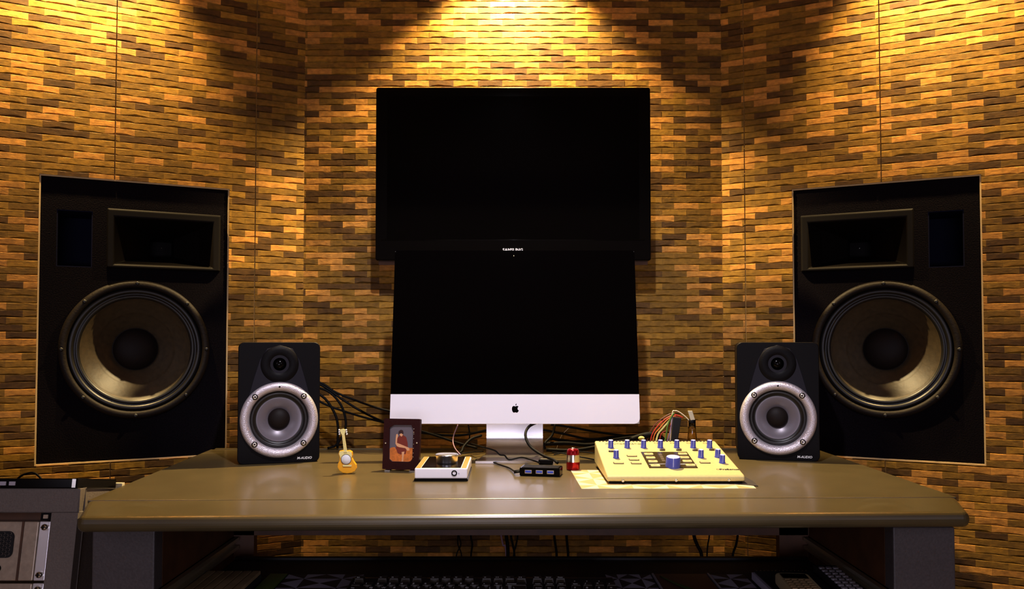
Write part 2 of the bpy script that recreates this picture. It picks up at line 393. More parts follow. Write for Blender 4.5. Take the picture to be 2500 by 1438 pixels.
# ------------------------------------------------------------------ big speakers let into the side walls
def wall_speaker(side, s, label):
    o2 = wallpt(side, s, 0)
    t = thing('wall_speaker', (o2.x, o2.y, PANEL['z0']), ANG if side < 0 else -ANG, label, 'speaker', 'large speakers set into the side walls')
    k = 1 if side < 0 else -1; H = PANEL['z1'] - PANEL['z0']; W = PW / 2 - .002
    def X(a, b): return (min(a * k, b * k), max(a * k, b * k))
    wc = (0, 0, .253)
    baf = MB().box(-W, W, .0, .03, .003, H - .003).build('baffle', M['baffle'], t)
    c1 = MB().lathe([(0, .05), (.142, .05), (.142, -.05), (0, -.05)], c=wc, n=72)
    px = X(-.1645, -.0935); hx = X(-.048, .161)
    c2 = MB().box(px[0], px[1], -.05, .05, .437, .564); c3 = MB().box(hx[0], hx[1], -.05, .05, .444, .554)
    cut(baf, [c1, c2, c3])
    # shell behind the wall face
    sh = MB().box(-W, -W + .012, .03, .26, .003, H - .003).box(W - .012, W, .03, .26, .003, H - .003).box(-W, W, .03, .26, .003, .015).box(-W, W, .03, .26, H - .015, H - .003).box(-W, W, .25, .26, .003, H - .003)
    sh.build('cabinet_shell', M['blackmat'], t)
    # pale sealing bead around the baffle
    e = PW / 2
    fr = MB().box(-e, e, -.003, .008, -.0005, .003).box(-e, e, -.003, .008, H - .003, H).box(-e, -e + .003, -.003, .008, .003, H - .003).box(e - .003, e, -.003, .008, .003, H - .003)
    fr.build('edge_bead', M['caulk'], t, label='cream sealing bead')
    # port
    pt = MB(); a, b = px; w_ = .002
    pt.box(a, a + w_, .001, .12, .437, .564).box(b - w_, b, .001, .12, .437, .564).box(a + w_, b - w_, .001, .12, .562, .564).box(a + w_, b - w_, .001, .12, .437, .439)
    po = pt.box(a + w_, b - w_, .118, .12, .439, .562).build('bass_port', M['port'], t)
    # horn with flared mouth
    hn = MB(); ho = X(-.0645, .1795); thr = X(.030, .083)
    o_ = (ho[0], ho[1], .437, .573); i_ = (hx[0], hx[1], .446, .553); th = (thr[0], thr[1], .478, .521)
    def loop(r, y): return [(r[0], y, r[2]), (r[1], y, r[2]), (r[1], y, r[3]), (r[0], y, r[3])]
    L = [loop(o_, .0), loop(o_, -.008), loop((o_[0] + .003, o_[1] - .003, o_[2] + .003, o_[3] - .003), -.011), loop((i_[0] - .002, i_[1] + .002, i_[2] - .002, i_[3] + .002), -.011), loop(i_, -.008), loop(((i_[0] * 2 + th[0]) / 3, (i_[1] * 2 + th[1]) / 3, .459, .541), .035), loop(th, .10), loop(th, .16)]
    vs = [p for l in L for p in l]; fs = []
    for q in range(len(L) - 1):
        for n in range(4): fs.append((q * 4 + n, q * 4 + (n + 1) % 4, (q + 1) * 4 + (n + 1) % 4, (q + 1) * 4 + n))
    fs.append(tuple(range((len(L) - 1) * 4, len(L) * 4)))
    hn.add(vs, fs); h = hn.build('horn', M['hornblk'], t, bevel=.002, seg=2)
    # woofer
    wf = MB().lathe([(.158, 0), (.158, .004), (.154, .009), (.147, .010), (.142, .007), (.141, -.004), (.1405, -.03)], c=wc, n=96).build('woofer_rim', M['ringblk'], t)
    MB().lathe([(.141, -.002), (.138, .002), (.133, .004), (.129, .001), (.127, -.004), (.124, .0), (.120, .001), (.116, -.005)], c=wc, n=96).build('surround', M['surr'], t)
    pr = []
    for q in range(21):
        f = q / 20; r = .117 - .068 * f; d = -.005 - .062 * f ** .85
        if q in (1, 3, 5, 7, 9): d += .0014
        pr.append((r, d))
    MB().lathe(pr, c=wc, n=96).build('cone', M['cone'], t)
    MB().lathe([(.050, -.064)] + [(.048 * math.cos(a * PI / 16), -.064 + .022 * math.sin(a * PI / 16)) for a in range(0, 8)] + [(0, -.042)], c=wc, n=64).build('dust_cap', M['dust'], t)
    for q in range(8):
        a = PI / 2 + q * PI / 4
        MB().lathe([(0, .0125), (.003, .0125), (.0045, .011), (.0045, .008)], c=(.151 * math.cos(a), 0, wc[2] + .151 * math.sin(a)), n=12).build('screw', M['surr'], t)
    MB().sphere((sum(thr) / 2, .11, .50), .0012).build('throat_screw', M['chrome'], t)
    return t
wall_speaker(-1, PCL, 'large black horn speaker recessed in the left tiled wall')
wall_speaker(1, PCR, 'large black horn speaker recessed in the right tiled wall')

# ------------------------------------------------------------------ small studio monitors on the desk
def studio_monitor(pxl, pyl, pxr, pyr, label):
    a = G(pxl, pyl); b = G(pxr, pyr); c = (a + b) / 2; w = (b - a).length / 2; rz = math.radians(17.5 if c.x < 0 else -14)
    t = thing('studio_monitor', c, rz, label, 'speaker', 'small studio monitors on the desk')
    cab = MB().prism(rrect(-w, w, 0.0, .252, .012), 0, .185, 'y').build('cabinet', M['black'], t)
    wc = (0, 0, .0905); tc = (0.0, 0, .206); R = .0785
    cut(cab, [MB().lathe([(0, .02), (.066, .02), (.066, -.045), (0, -.045)], c=wc, n=64), MB().lathe([(0, .02), (.0135, .02), (.0135, -.018), (0, -.018)], c=tc, n=40)])
    cab.modifiers.new('Bevel', 'BEVEL').width = .0012; cab.modifiers['Bevel'].limit_method = 'ANGLE'
    # tapered waveguide plate running from the tweeter down to the woofer
    pl = [(-.072, .100), (.072, .100), (.052, .175), (.040, .215), (.026, .238), (0, .246), (-.026, .238), (-.040, .215), (-.052, .175)]
    wp = MB().prism(pl, -.0022, 0, 'y').build('waveguide_plate', M['wave'], t, bevel=.0008)
    cut(wp, [MB().lathe([(0, .02), (.0135, .02), (.0135, -.02), (0, -.02)], c=tc, n=40), MB().lathe([(0, .02), (.066, .02), (.066, -.02), (0, -.02)], c=wc, n=64)])
    MB().lathe([(.0385, .0022), (.0375, .0034), (.026, .0036), (.018, .002), (.0135, -.003), (.013, -.007)], c=tc, n=48).build('tweeter_plate', M['black'], t)
    MB().lathe([(.013, -.006)] + [(.011 * math.cos(q * PI / 14), -.005 + .007 * math.sin(q * PI / 14)) for q in range(7)] + [(0, .002)], c=tc, n=32).build('tweeter_dome', M['gloss'], t)
    rg = MB().lathe([(R, 0), (R, .004), (R - .003, .0085), (R - .008, .0105), (R - .013, .0092), (R - .0175, .005), (R - .0195, -.003), (R - .0200, -.012)], c=wc, n=96).build('woofer_ring', M['silver'], t, label='cast silver ring')
    MB().lathe([(.0598, -.006), (.057, -.001), (.054, .001), (.051, -.002), (.0475, -.007), (.0455, -.006)], c=wc, n=64).build('surround', M['surr'], t)
    MB().lathe([(.046, -.006), (.0445, -.0055), (.022, -.021)], c=wc, n=64).build('cone', M['mcone'], t, label='grey cone')
    MB().lathe([(.0225, -.021)] + [(.0225 * math.cos(q * PI / 16), -.021 + .014 * math.sin(q * PI / 16)) for q in range(8)] + [(0, -.007)], c=wc, n=48).build('dust_cap', M['dust'], t)
    for q in range(4):
        an = PI / 4 + q * PI / 2; cx = (R - .0095) * math.cos(an); cz = wc[2] + (R - .0095) * math.sin(an)
        sc = MB().lathe([(0, .010), (.0018, .010), (.0018, .0118), (.0038, .0118), (.0046, .0105), (.0046, .007)], c=(cx, 0, cz), n=20).build('screw', M['chrome'], t)
        MB().lathe([(0, .0115), (.0012, .0115), (.0012, .010)], c=(cx, 0, cz), n=6).build('socket', M['black'], sc)
        MB().lathe([(.0046, .0107), (.0058, .0109), (.0062, .0100)], c=(cx, 0, cz), n=20).build('washer', M['black'], sc)
    MB().lathe([(0, .0112), (.0018, .0112), (.0022, .009)], c=(0, 0, wc[2] + R - .0095), n=14).build('indicator', M['black'], t)
    text('M-AUDIO', .0070, 'logo', M['white'], t, T(w - .046, -.0006, .0070) @ FACE, shear=.2, sx=1.0, bold=.00015)
    return t
studio_monitor(579, 1136.5, 779, 1126, 'small black studio monitor at the left end of the desk')
studio_monitor(1801, 1119.5, 2003, 1129.5, 'small black studio monitor at the right end of the desk')

# ------------------------------------------------------------------ television on the wall
YT = 1.94
a = P(918, 213, YT); b = P(1590, 636, YT)
tv = thing('television', ((a.x + b.x) / 2, YT, b.z), 0, 'black flat television hung on the centre wall behind the computer', 'television')
W = (b.x - a.x) / 2; H = a.z - b.z
bz = MB()
bz.prism(rrect(-W, W, 0, H, .006), 0, .030, 'y')
bz = bz.build('bezel', M['gloss'], tv, bevel=.003, seg=3)
# lower body that shows as a thin strip below the bezel, and the tapering back
bk = MB()
def lp(x, z0, z1, y): return [(-x, y, z0), (x, y, z0), (x, y, z1), (-x, y, z1)]
LL = [lp(W - .004, -.008, H - .004, .028), lp(W - .012, -.006, H - .008, .040), lp(W * .90, .02, H - .03, .058), lp(W * .74, .06, H * .87, .074), lp(W * .60, .08, H * .80, .086)]
vs = [p for l in LL for p in l]; fs = [(0, 1, 2, 3)]
for q in range(len(LL) - 1):
    for n in range(4): fs.append((q * 4 + n, q * 4 + (n + 1) % 4, (q + 1) * 4 + (n + 1) % 4, (q + 1) * 4 + n))
fs.append(tuple(range((len(LL) - 1) * 4, len(LL) * 4)))
bk.add(vs, fs); bk.build('back_housing', M['wood'], tv)
MB().box(-.1, .1, .084, .109, .12, .30).build('wall_bracket', M['black'], tv)
z585 = P(1254, 585, YT).z - b.z
MB().box(-W + .028, W - .028, -.0012, .001, z585, H - .022).build('screen', M['screen'], tv)
MB().box(-W + .014, W - .014, -.0022, 0, z585 - .0014, z585).build('lower_screen_lip', M['gloss'], tv, bevel=.0007)
MB().prism([(-.0, H - .0155), (0, H - .0135)], 0, 0) if False else None
zt = P(1254, 613.5, YT).z - b.z
text('SAMSUNG', .0098, 'logo', M['white'], tv, T(P(1252, 613, YT).x - tv.location.x, -.0006, zt) @ FACE, align='CENTER', sx=1.08, bold=.00025)

# ------------------------------------------------------------------ desktop computer
p0 = P(1257, 1034.5, 1.737)
ic = thing('desktop_computer', (p0.x, 1.79, DESK), 0, 'all-in-one desktop computer with white chin and black screen in the middle of the desk', 'computer')
tilt = math.radians(-10.3)
MX = T(0, 1.737 - 1.79, p0.z - DESK) @ Matrix.Rotation(tilt, 4, 'X')
w2 = .2645; hh = .381; ch = .0625
def put(m, *a, **k):
    o = m.build(*a, **k); o.data.transform(MX); return o
sc_pts = [(-w2, ch), (w2, ch)] + [(x, z) for x, z in rrect(-w2, w2, ch - .02, hh, .006) if z > ch + .02]
put(MB().prism([(-w2, ch + .0004), (w2, ch + .0004), (w2, hh - .004), (w2 - .004, hh), (-w2 + .004, hh), (-w2, hh - .004)], 0, .006, 'y'), 'screen', M['screen'], ic)
chp = [(w2, ch), (-w2, ch)] + [(-w2 + .012 - .012 * math.cos(q * PI / 10), .012 - .012 * math.sin(q * PI / 10)) for q in range(6)] + [(w2 - .012 + .012 * math.sin(q * PI / 10), .012 - .012 * math.cos(q * PI / 10)) for q in range(6)]
put(MB().prism(chp, 0, .006, 'y'), 'chin', M['chin'], ic, label='white aluminium chin')
bk = MB(); L2 = []
for f, y in ((1., .0061), (.985, .012), (.80, .022), (.5, .034)):
    L2.append([(-w2 * f, y, hh / 2 - hh / 2 * f + .0005), (w2 * f, y, hh / 2 - hh / 2 * f + .0005), (w2 * f, y, hh / 2 + hh / 2 * f - .0005), (-w2 * f, y, hh / 2 + hh / 2 * f - .0005)])
vs = [p for l in L2 for p in l]; fs = [(0, 1, 2, 3)]
for q in range(3):
    for n in range(4): fs.append((q * 4 + n, q * 4 + (n + 1) % 4, (q + 1) * 4 + (n + 1) % 4, (q + 1) * 4 + n))
fs.append((12, 13, 14, 15)); bk.add(vs, fs); put(bk, 'rear_shell', M['alubr'], ic)
put(MB().lathe([(0, .0004), (.0012, .0004), (.0013, 0)], c=(-.002, 0, hh - .0125), n=12), 'camera', M['chrome'], ic)
lg = MB()   # fruit-shaped mark, outline taken as seen on the chin
ap = [(0, .40), (.14, .46), (.30, .50), (.45, .46), (.53, .37), (.42, .27), (.37, .12), (.38, -.05), (.46, -.18), (.58, -.24), (.50, -.42), (.36, -.58), (.24, -.63), (.10, -.58), (0, -.56), (-.10, -.58), (-.24, -.63), (-.38, -.55), (-.50, -.36), (-.57, -.12), (-.57, .10), (-.52, .30), (-.42, .43), (-.26, .50), (-.12, .45)]
s_ = .0128
for q in (1,):
    lg.prism([(x * s_, z * s_) for x, z in ap], -.0004, .0, 'y')
    lf = [(.03, .54), (.02, .66), (.08, .80), (.20, .90), (.22, .78), (.16, .64)]
    lg.prism([(x * s_, z * s_) for x, z in lf], -.0004, 0, 'y')
lo = lg.build('logo', M['gloss'], ic); lo.data.transform(MX @ T(.001, 0, ch * .50))
# stand: foot, bend and neck as one bent plate
prof = [(-.083, .0055), (.030, .0055)] + [(.030 + .035 * math.sin(q * PI / 20), .0405 - .035 * math.cos(q * PI / 20)) for q in range(1, 11)] + [(.060, .10), (.038, .20)]
st = MB(); th = .005
def wid(i):
    y, z = prof[i]
    return .082 - .018 * min(1, max(0, (y + .083) / .113)) if z < .02 else .0635
vs = []; fs = []; npf = len(prof)
for i, (y, z) in enumerate(prof):
    p1 = prof[max(0, i - 1)]; p2 = prof[min(npf - 1, i + 1)]
    ty, tz = p2[0] - p1[0], p2[1] - p1[1]; l = math.hypot(ty, tz); ny, nz = -tz / l, ty / l
    w_ = wid(i)
    vs += [(-w_, y, z), (w_, y, z), (w_, y - ny * th, z - nz * th), (-w_, y - ny * th, z - nz * th)]
for i in range(npf - 1):
    for n in range(4): fs.append((i * 4 + n, i * 4 + (n + 1) % 4, (i + 1) * 4 + (n + 1) % 4, (i + 1) * 4 + n))
fs += [(0, 1, 2, 3), tuple(range(npf * 4 - 4, npf * 4))]
st.add(vs, fs, smooth=True); so = st.build('stand', M['alu'], ic, label='curved aluminium stand'); so.modifiers.new('Split', 'EDGE_SPLIT').split_angle = math.radians(50)

# ------------------------------------------------------------------ desk
A = G(187, 1264); A2 = G(2369, 1252); B = G(213, 1221); B2 = G(2336, 1213); Cc = G(514, 1097); C2 = G(2002, 1099)
dk = thing('desk', (0, 1.55, 0), 0, 'wide grey-brown desk with clipped front corners and a keyboard tray', 'desk')
def rel(v): return (v[0], v[1] - 1.55)
def lerp(p, q, t): return p + (q - p) * t
sy = G(1250, 1215).y
tl = (sy - B.y) / (Cc.y - B.y); tr = (sy - B2.y) / (C2.y - B2.y)
SLp, SRp = B, B2
MB().prism([rel(v) for v in (SLp, SRp, C2, Cc)], .7205, DESK, 'z').build('desktop', M['desk'], dk, bevel=.0018, seg=2)
MB().prism([rel(v) for v in (A, A2, B2, B)], .7275, DESK + .0006, 'z').build('front_board', M['desk'], dk, bevel=.0100, seg=5)
MB().prism([rel(v) for v in (A + Vector((.03, .03, 0)), A2 + Vector((-.03, .03, 0)), SRp + Vector((-.03, 0, 0)), SLp + Vector((.03, 0, 0)))], .7225, .7280, 'z').build('under_moulding', M['deskside'], dk, bevel=.002)
MB().box(-.70, .70, Cc.y - 1.55 - .004, Cc.y - 1.55 + .006, .725, .7525).build('back_moulding', M['desk'], dk, bevel=.002)
for s_, xo, xi in ((-1, -.633, -.539), (1, .668, .575)):
    x0, x1 = min(xo, xi), max(xo, xi)
    MB().box(x0, x1, 1.245 - 1.55, 1.275 - 1.55, 0, .7225).build('leg', M['deskside'], dk, bevel=.002)
    e = xi + (.0 if s_ > 0 else -.018)
    MB().box(e, e + .018, 1.275 - 1.55, 1.62 - 1.55, 0, .7205).build('side_panel', M['wood'], dk)
    pz = (-.545, -.500) if s_ < 0 else (.518, .574)
    MB().box(pz[0], pz[1], 1.60 - 1.55, 1.62 - 1.55, 0, .7205).build('rear_post', M['wood'], dk)
    xr = xi + (.0005 if s_ < 0 else -.0125)
    rl = MB().box(xr, xr + .012, 1.20 - 1.55, 1.595 - 1.55, .604, .610).box(xr, xr + .012, 1.20 - 1.55, 1.595 - 1.55, .620, .626).box(xr + (.0 if s_ < 0 else .009), xr + (.003 if s_ < 0 else .012), 1.20 - 1.55, 1.595 - 1.55, .604, .626)
    rl.build('slide_rail', M['steel'], dk, label='metal slide rail')
MB().box(-.539, .575, 1.60 - 1.55, 1.618 - 1.55, .628, .7205).build('rear_rail', M['wood'], dk)
TZ = .590
MB().box(-.525, .561, 1.0 - 1.55, 1.575 - 1.55, TZ - .014, TZ).box(-.525, .561, 1.563 - 1.55, 1.575 - 1.55, TZ, TZ + .004).build('keyboard_tray', M['tray'], dk, label='dark pull-out keyboard tray')

# ------------------------------------------------------------------ guitar figurine
g = G(849, 1156)
gt = thing('guitar_figurine', (g.x, g.y, DESK), 0, 'miniature amber and cream acoustic guitar standing on the desk', 'guitar figurine')
u = .00079   # metres per photo pixel at this distance
def gp(lst): return [((x - 849) * u, (1156 - y) * u) for x, y in lst]
body = [(849, 1155.5), (838, 1154), (829, 1148), (825, 1140), (826, 1131), (830, 1124), (830, 1116), (827, 1108), (829, 1101), (838, 1099), (841, 1103), (847, 1100), (853, 1099), (860, 1103), (861, 1110), (860, 1118), (864, 1126), (870, 1134), (871, 1143), (867, 1150), (859, 1154)]
MB().prism(gp(body), -.0045, .0045, 'y').build('body', M['gbody'], gt, bevel=.001, seg=2)
MB().prism(gp([(838, 1126), (833, 1118), (829, 1108), (830, 1102), (838, 1100.5), (842, 1104), (852, 1101), (859, 1104.5), (860, 1112), (857, 1122), (856, 1130), (846, 1130)]), -.0052, -.0046, 'y').build('pickguard', M['gcream'], gt)
MB().lathe([(0, .0057), (.0088, .0057), (.0092, .005)], c=((846 - 849) * u, 0, (1156 - 1121) * u), n=32).build('sound_hole_disc', M['white'], gt)
MB().lathe([(.0092, .0054), (.0096, .0060), (.0100, .0054)], c=((846 - 849) * u, 0, (1156 - 1121) * u), n=32).build('rosette', M['hair'], gt)
MB().prism(gp([(838, 1134), (860, 1134), (859, 1138), (839, 1138)]), -.0062, -.0046, 'y').build('bridge', M['gcream'], gt)
MB().prism(gp([(841, 1104), (836, 1062), (842, 1061), (848.5, 1103)]), -.0066, -.0046, 'y').build('neck', M['gcream'], gt)
MB().prism(gp([(836, 1062), (832, 1054), (831, 1049), (838, 1047), (844, 1049), (844, 1054), (842, 1061)]), -.0066, -.0036, 'y').build('headstock', M['gcream'], gt)
for x, y in ((829, 1050), (829, 1055), (829.5, 1060), (846, 1050), (846.5, 1055), (847.5, 1060)):
    MB().sphere(((x - 849) * u, -.005, (1156 - y) * u), .0017).build('tuning_peg', M['white'], gt)
fr = MB()
for q in range(9):
    f = q / 9; x = 838.5 + 5.5 * f; y = 1064 + 36 * f
    fr.prism(gp([(x - 2.8, y), (x + 3, y - .5), (x + 3, y), (x - 2.8, y + .5)]), -.0069, -.0065, 'y')
fr.build('frets', M['gold'], gt)

# ------------------------------------------------------------------ picture frame
a = G(933, 1149); b = G(1022, 1151.5)
pf = thing('picture_frame', ((a.x + b.x) / 2, (a.y + b.y) / 2, DESK), math.atan2(b.y - a.y, b.x - a.x), 'dark red picture frame with a small photo of a seated person', 'picture frame')
u = (b - a).length / 90.; W = 45 * u; H = 121 * u; LT = Matrix.Rotation(math.radians(-6), 4, 'X')
def q_(x, y): return ((x - 977.5) * u, (1149.5 - y) * u)
def bl(m, *a, **k):
    o = m.build(*a, **k); o.data.transform(T(0, 0, .002) @ LT); return o
win = [q_(x, y) for x, y in ((947, 1050), (957, 1043.5), (1001, 1043), (1003, 1048), (1006, 1052), (1006, 1122), (1002, 1128), (996, 1130), (955, 1130), (948, 1124))]
fb = MB().prism(rrect(-W, W, 0.001, H, .002), 0, .010, 'y').build('frame', M['frame'], pf)
cut(fb, [MB().prism(win, -.02, .004, 'y')]); fb.data.transform(T(0, 0, .002) @ LT)
ph = MB(); d0 = .0039
ph.prism(win, d0 - .0003, d0 + .0002, 'y', 0)
def shp(pts, mi, lift): ph.prism([q_(x, y) for x, y in pts], d0 - .0004 - lift * .0001, d0, 'y', mi)
shp([(948, 1100), (952, 1097), (960, 1096), (963, 1100), (985, 1102), (998, 1097), (1005, 1097), (1005.5, 1122), (1001.5, 1127.5), (996, 1129.5), (956, 1129.5), (949, 1124)], 1, 1)
shp([(966, 1075), (972, 1068), (980, 1067), (988, 1072), (992, 1086), (993, 1096), (990, 1101), (988, 1112), (981, 1112), (975, 1113), (968, 1110), (963, 1098), (965, 1086)], 2, 2)
shp([(968, 1064), (969, 1058), (974, 1054.5), (979, 1056), (981, 1062), (980, 1066), (976, 1063), (970, 1065)], 4, 4)
shp([(970, 1062), (979, 1061), (980, 1066), (976.5, 1071), (973, 1069)], 3, 3)
shp([(962, 1088), (962, 1076), (963, 1066), (966, 1064.5), (968, 1069), (966, 1075), (965.5, 1086), (972, 1088), (988, 1094), (996, 1097), (997, 1103), (992, 1104), (987, 1098), (972, 1096), (966, 1094)], 3, 5)
shp([(978, 1107), (985, 1106), (983, 1118), (982.5, 1129.5), (978.5, 1129.5), (979.5, 1118)], 3, 3)
po = ph.build('photograph', [M['photobg'], M['rock'], M['robe'], M['skin'], M['hair']], pf, fix=False); po.data.transform(T(0, 0, .002) @ LT)
for x, y in ((939, 1087), (1016, 1085)):
    c = q_(x, y); bl(MB().sphere((c[0], -.001, c[1]), .0021), 'stud', M['chrome'], parent=pf)
bd = [q_(1008, y) for y in (1052, 1060, 1064, 1075, 1088, 1098, 1109, 1118)]
for c in bd: bl(MB().sphere((c[0], -.0006, c[1]), .0011), 'bead', M['chrome'], parent=pf)
bl(MB().prism([(-.012, .0), (.012, 0), (.008, H * .7), (-.008, H * .7)], .010, .012, 'y'), 'easel_back', M['frame'], parent=pf, loc=(0, .018, 0)).rotation_euler = (math.radians(9), 0, 0)
for x in (-W + .012, W - .012): MB().box(x - .006, x + .006, -.006, .010, 0, .0025).build('foot', M['chrome'], pf, bevel=.0008)

# ------------------------------------------------------------------ desktop volume controller / audio interface
a = G(1012, 1175); b = G(1141, 1175); ai = thing('audio_interface', ((a.x + b.x) / 2, a.y, DESK), 0, 'silver desktop audio interface box with a big round volume dial', 'audio interface')
W = (b.x - a.x) / 2; D_ = .150; Ht = .0235
MB().box(-W - .001, W + .001, 0, D_, 0, .004).build('base', M['gloss'], ai, bevel=.001)
MB().box(-W, W, 0, D_, .0045, Ht).build('case', M['chin'], ai, bevel=.0025, seg=3)
MB().box(-W + .012, W - .012, .003, D_ - .003, Ht, Ht + .0008).build('top_glass', M['gloss'], ai)
for s_ in (-1, 1): MB().box(min(s_ * (W - .011), s_ * (W - .002)), max(s_ * (W - .011), s_ * (W - .002)), .002, D_ - .003, Ht, Ht + .0006).build('side_strip', M['gold'], ai)
kn = MB().lathe([(.0195, 0), (.0205, .003), (.0205, .012), (.0222, .0148), (.0222, .0165), (.0205, .0172), (.019, .0165), (0, .0162)], c=(.006, .060, Ht + .0008), axis='z', n=64).build('volume_dial', M['alu'], ai)
jk = MB().lathe([(.0052, 0), (.0052, .0012), (.0040, .0016), (.0032, .0008), (.0030, -.004), (0, -.004)], c=(P(1109, 1155, a.y).x - ai.location.x, 0, P(1109, 1155, a.y).z - DESK), n=32).build('headphone_jack', M['black'], ai)
text('n', .006, 'headphone_mark', M['papergrey'], ai, T(P(1118, 1158, a.y).x - ai.location.x, -.0004, P(1118, 1158, a.y).z - DESK) @ FACE)

# ------------------------------------------------------------------ usb hub
a = G(1268, 1162); b = G(1367, 1165); hb = thing('usb_hub', ((a.x + b.x) / 2, (a.y + b.y) / 2, DESK), math.atan2(b.y - a.y, b.x - a.x), 'small black hub with three blue ports in front of the computer stand', 'usb hub')
W = (b - a).length / 2
MB().box(-W, W, 0, .042, 0.0005, .0155).build('case', M['gloss'], hb, bevel=.002, seg=3)
MB().box(-W + .004, W - .004, .004, .038, .0155, .016).build('top_plate', M['black'], hb)
for x in (-.0215, -.0005, .0205):
    pr = MB().box(x - .0068, x + .0068, -.0008, .001, .0050, .0120).build('port', M['alu'], hb, bevel=.0006)
    MB().box(x - .0055, x + .0055, -.0014, 0, .0070, .0105).build('port_tongue', M['bluetop'], pr)
cb = MB().tube([(-W - .012, .008, .006), (-W + .002, .012, .008)], .0032, 10).build('cable_boot', M['cable'], hb)
def W2L(o, v):
    bpy.context.view_layer.update(); return o.matrix_world.inverted() @ Vector(v)
pts = [G(x, y, DESK + .003) for x, y in ((1161, 1123), (1180, 1124), (1198, 1126), (1218, 1134), (1242, 1142))]
lp_ = [W2L(hb, p) for p in pts] + [Vector((-W - .008, .008, .006)), Vector((-W + .001, .011, .008))]
MB().tube(lp_, .0017, 8).build('cable', M['cable'], hb)

# ------------------------------------------------------------------ red canister
c = G(1400, 1149); c.y += .010
rc = thing('metal_canister', (c.x, c.y, DESK), 0, 'small red metal cylinder with a silver band beside the mixer controller', 'canister')
u = c.y / F
MB().lathe([(0, 0), (15 * u, 0), (16.5 * u, 3 * u), (16.5 * u, 20 * u)], axis='z', n=48).build('lower_body', M['red'], rc)
MB().lathe([(16.6 * u, 20 * u), (16.2 * u, 28 * u), (15.4 * u, 37 * u)], axis='z', n=48).build('band', M['chrome'], rc, label='silver band')
MB().lathe([(15.6 * u, 37 * u), (14.5 * u, 47 * u), (12 * u, 51 * u), (0, 52 * u)], axis='z', n=48).build('cap', M['red'], rc)
MB().lathe([(5 * u, 51.4 * u), (4 * u, 53.5 * u), (0, 54 * u)], axis='z', n=24).build('tip', M['chrome'], rc)

# ------------------------------------------------------------------ monitor controller (mixer)
Y0, Y1, X0, X1 = 1.457, 1.672, .1680, .4125
ZF, ZB = P(1650, 1161, Y0).z, P(1600, 1076, Y1).z
mc = thing('monitor_controller', ((X0 + X1) / 2, Y0, DESK), 0, 'wedge-shaped silver controller with eleven small blue knobs and one large', 'mixer')
Wm = (X1 - X0) / 2; Dm = Y1 - Y0; zf = ZF - DESK; zb = ZB - DESK; sl = (zb - zf) / Dm
side = [(0, .0055), (Dm, .0075), (Dm, zb), (.004, zf + .0005), (0, zf - .003)]
SLOT = MB().prism(side, -Wm, Wm, 'x'); ch_ = SLOT.build('chassis', M['mix'], mc, bevel=.0028, seg=3)
MB().box(-Wm + .004, Wm - .004, .004, Dm - .004, .0022, .0056).build('base_plate', M['black'], mc)
for x in (-Wm + .02, Wm - .02):
    for y in (.02, Dm - .02): MB().lathe([(0, 0), (.007, 0), (.007, .003), (0, .003)], c=(x, y, 0), axis='z', n=16).build('rubber_foot', M['black'], mc)
ns = Vector((0, -sl, 1)).normalized(); o0 = Vector((0, Y0, ZF))
def onm(x, y):
    d = ray(x, y); e = Vector((0, 0, EYE)); t = (o0 - e).dot(ns) / d.dot(ns); p = e + d * t
    return Vector((p.x - mc.location.x, p.y - Y0, p.z - DESK))
RS = Matrix.Rotation(math.atan(sl), 4, 'X')
def onface(p): return Matrix.Translation(p) @ RS
pb = [onm(x, y) for x, y in ((1564, 1104), (1677, 1104), (1704, 1143), (1585, 1143))]
dp = MB(); dp.add([p + ns * .0001 for p in pb] + [p + ns * .0008 for p in pb], [(0, 1, 2, 3), (4, 5, 6, 7), (0, 1, 5, 4), (1, 2, 6, 5), (2, 3, 7, 6), (3, 0, 4, 7)])
dpo = dp.build('display_panel', M['mixpanel'], mc)
kpos = [(1491, 1093), (1531, 1093), (1571, 1093), (1612, 1093), (1652, 1093), (1692, 1093), (1732, 1093), (1504, 1118), (1711, 1117), (1752, 1116), (1763, 1130)]
for x, y in kpos:
    mx = onface(onm(x, y))
    k_ = MB().lathe([(.0060, 0), (.0060, .0008), (.0053, .0012), (.0049, .0145), (.0043, .0155)], axis='z', n=24, mx=mx).build('knob', M['blue'], mc)
    MB().lathe([(.0043, .0155), (0, .0157)], axis='z', n=24, mx=mx).box(-.0004, .0004, -.0053, -.0035, .002, .0154, mx=mx).build('pointer_cap', M['bluelite'], k_)
mx = onface(onm(1643, 1139))
k_ = MB().lathe([(.0140, 0), (.0135, .002), (.0128, .0175), (.0118, .0187)], axis='z', n=48, mx=mx).build('volume_knob', M['blue'], mc)
MB().lathe([(.0118, .0187), (0, .0190)], axis='z', n=48, mx=mx).box(-.0006, .0006, -.0135, -.010, .003, .0187, mx=T(-.002, 0, 0) @ mx).build('pointer_cap', M['bluelite'], k_)
def cr(cx, cy): return (1380 + cx / 4.808, 980 + cy / 4.808)
for cx, cy in ((980, 627), (1003, 670), (1030, 714), (1058, 762), (1378, 624), (1400, 667), (1432, 710), (1470, 757)):
    mx = onface(onm(*cr(cx, cy)))
    bt = MB().prism(rrect(-.0085, .0085, -.0060, .0060, .0022, 3), .0005, .0024, 'z', mx=mx).build('button', M['mixbtn'], mc, bevel=.0004)
    MB().box(-.003, .003, .0015, .0025, .0024, .0026, mx=mx).build('button_mark', M['paperink'], bt)
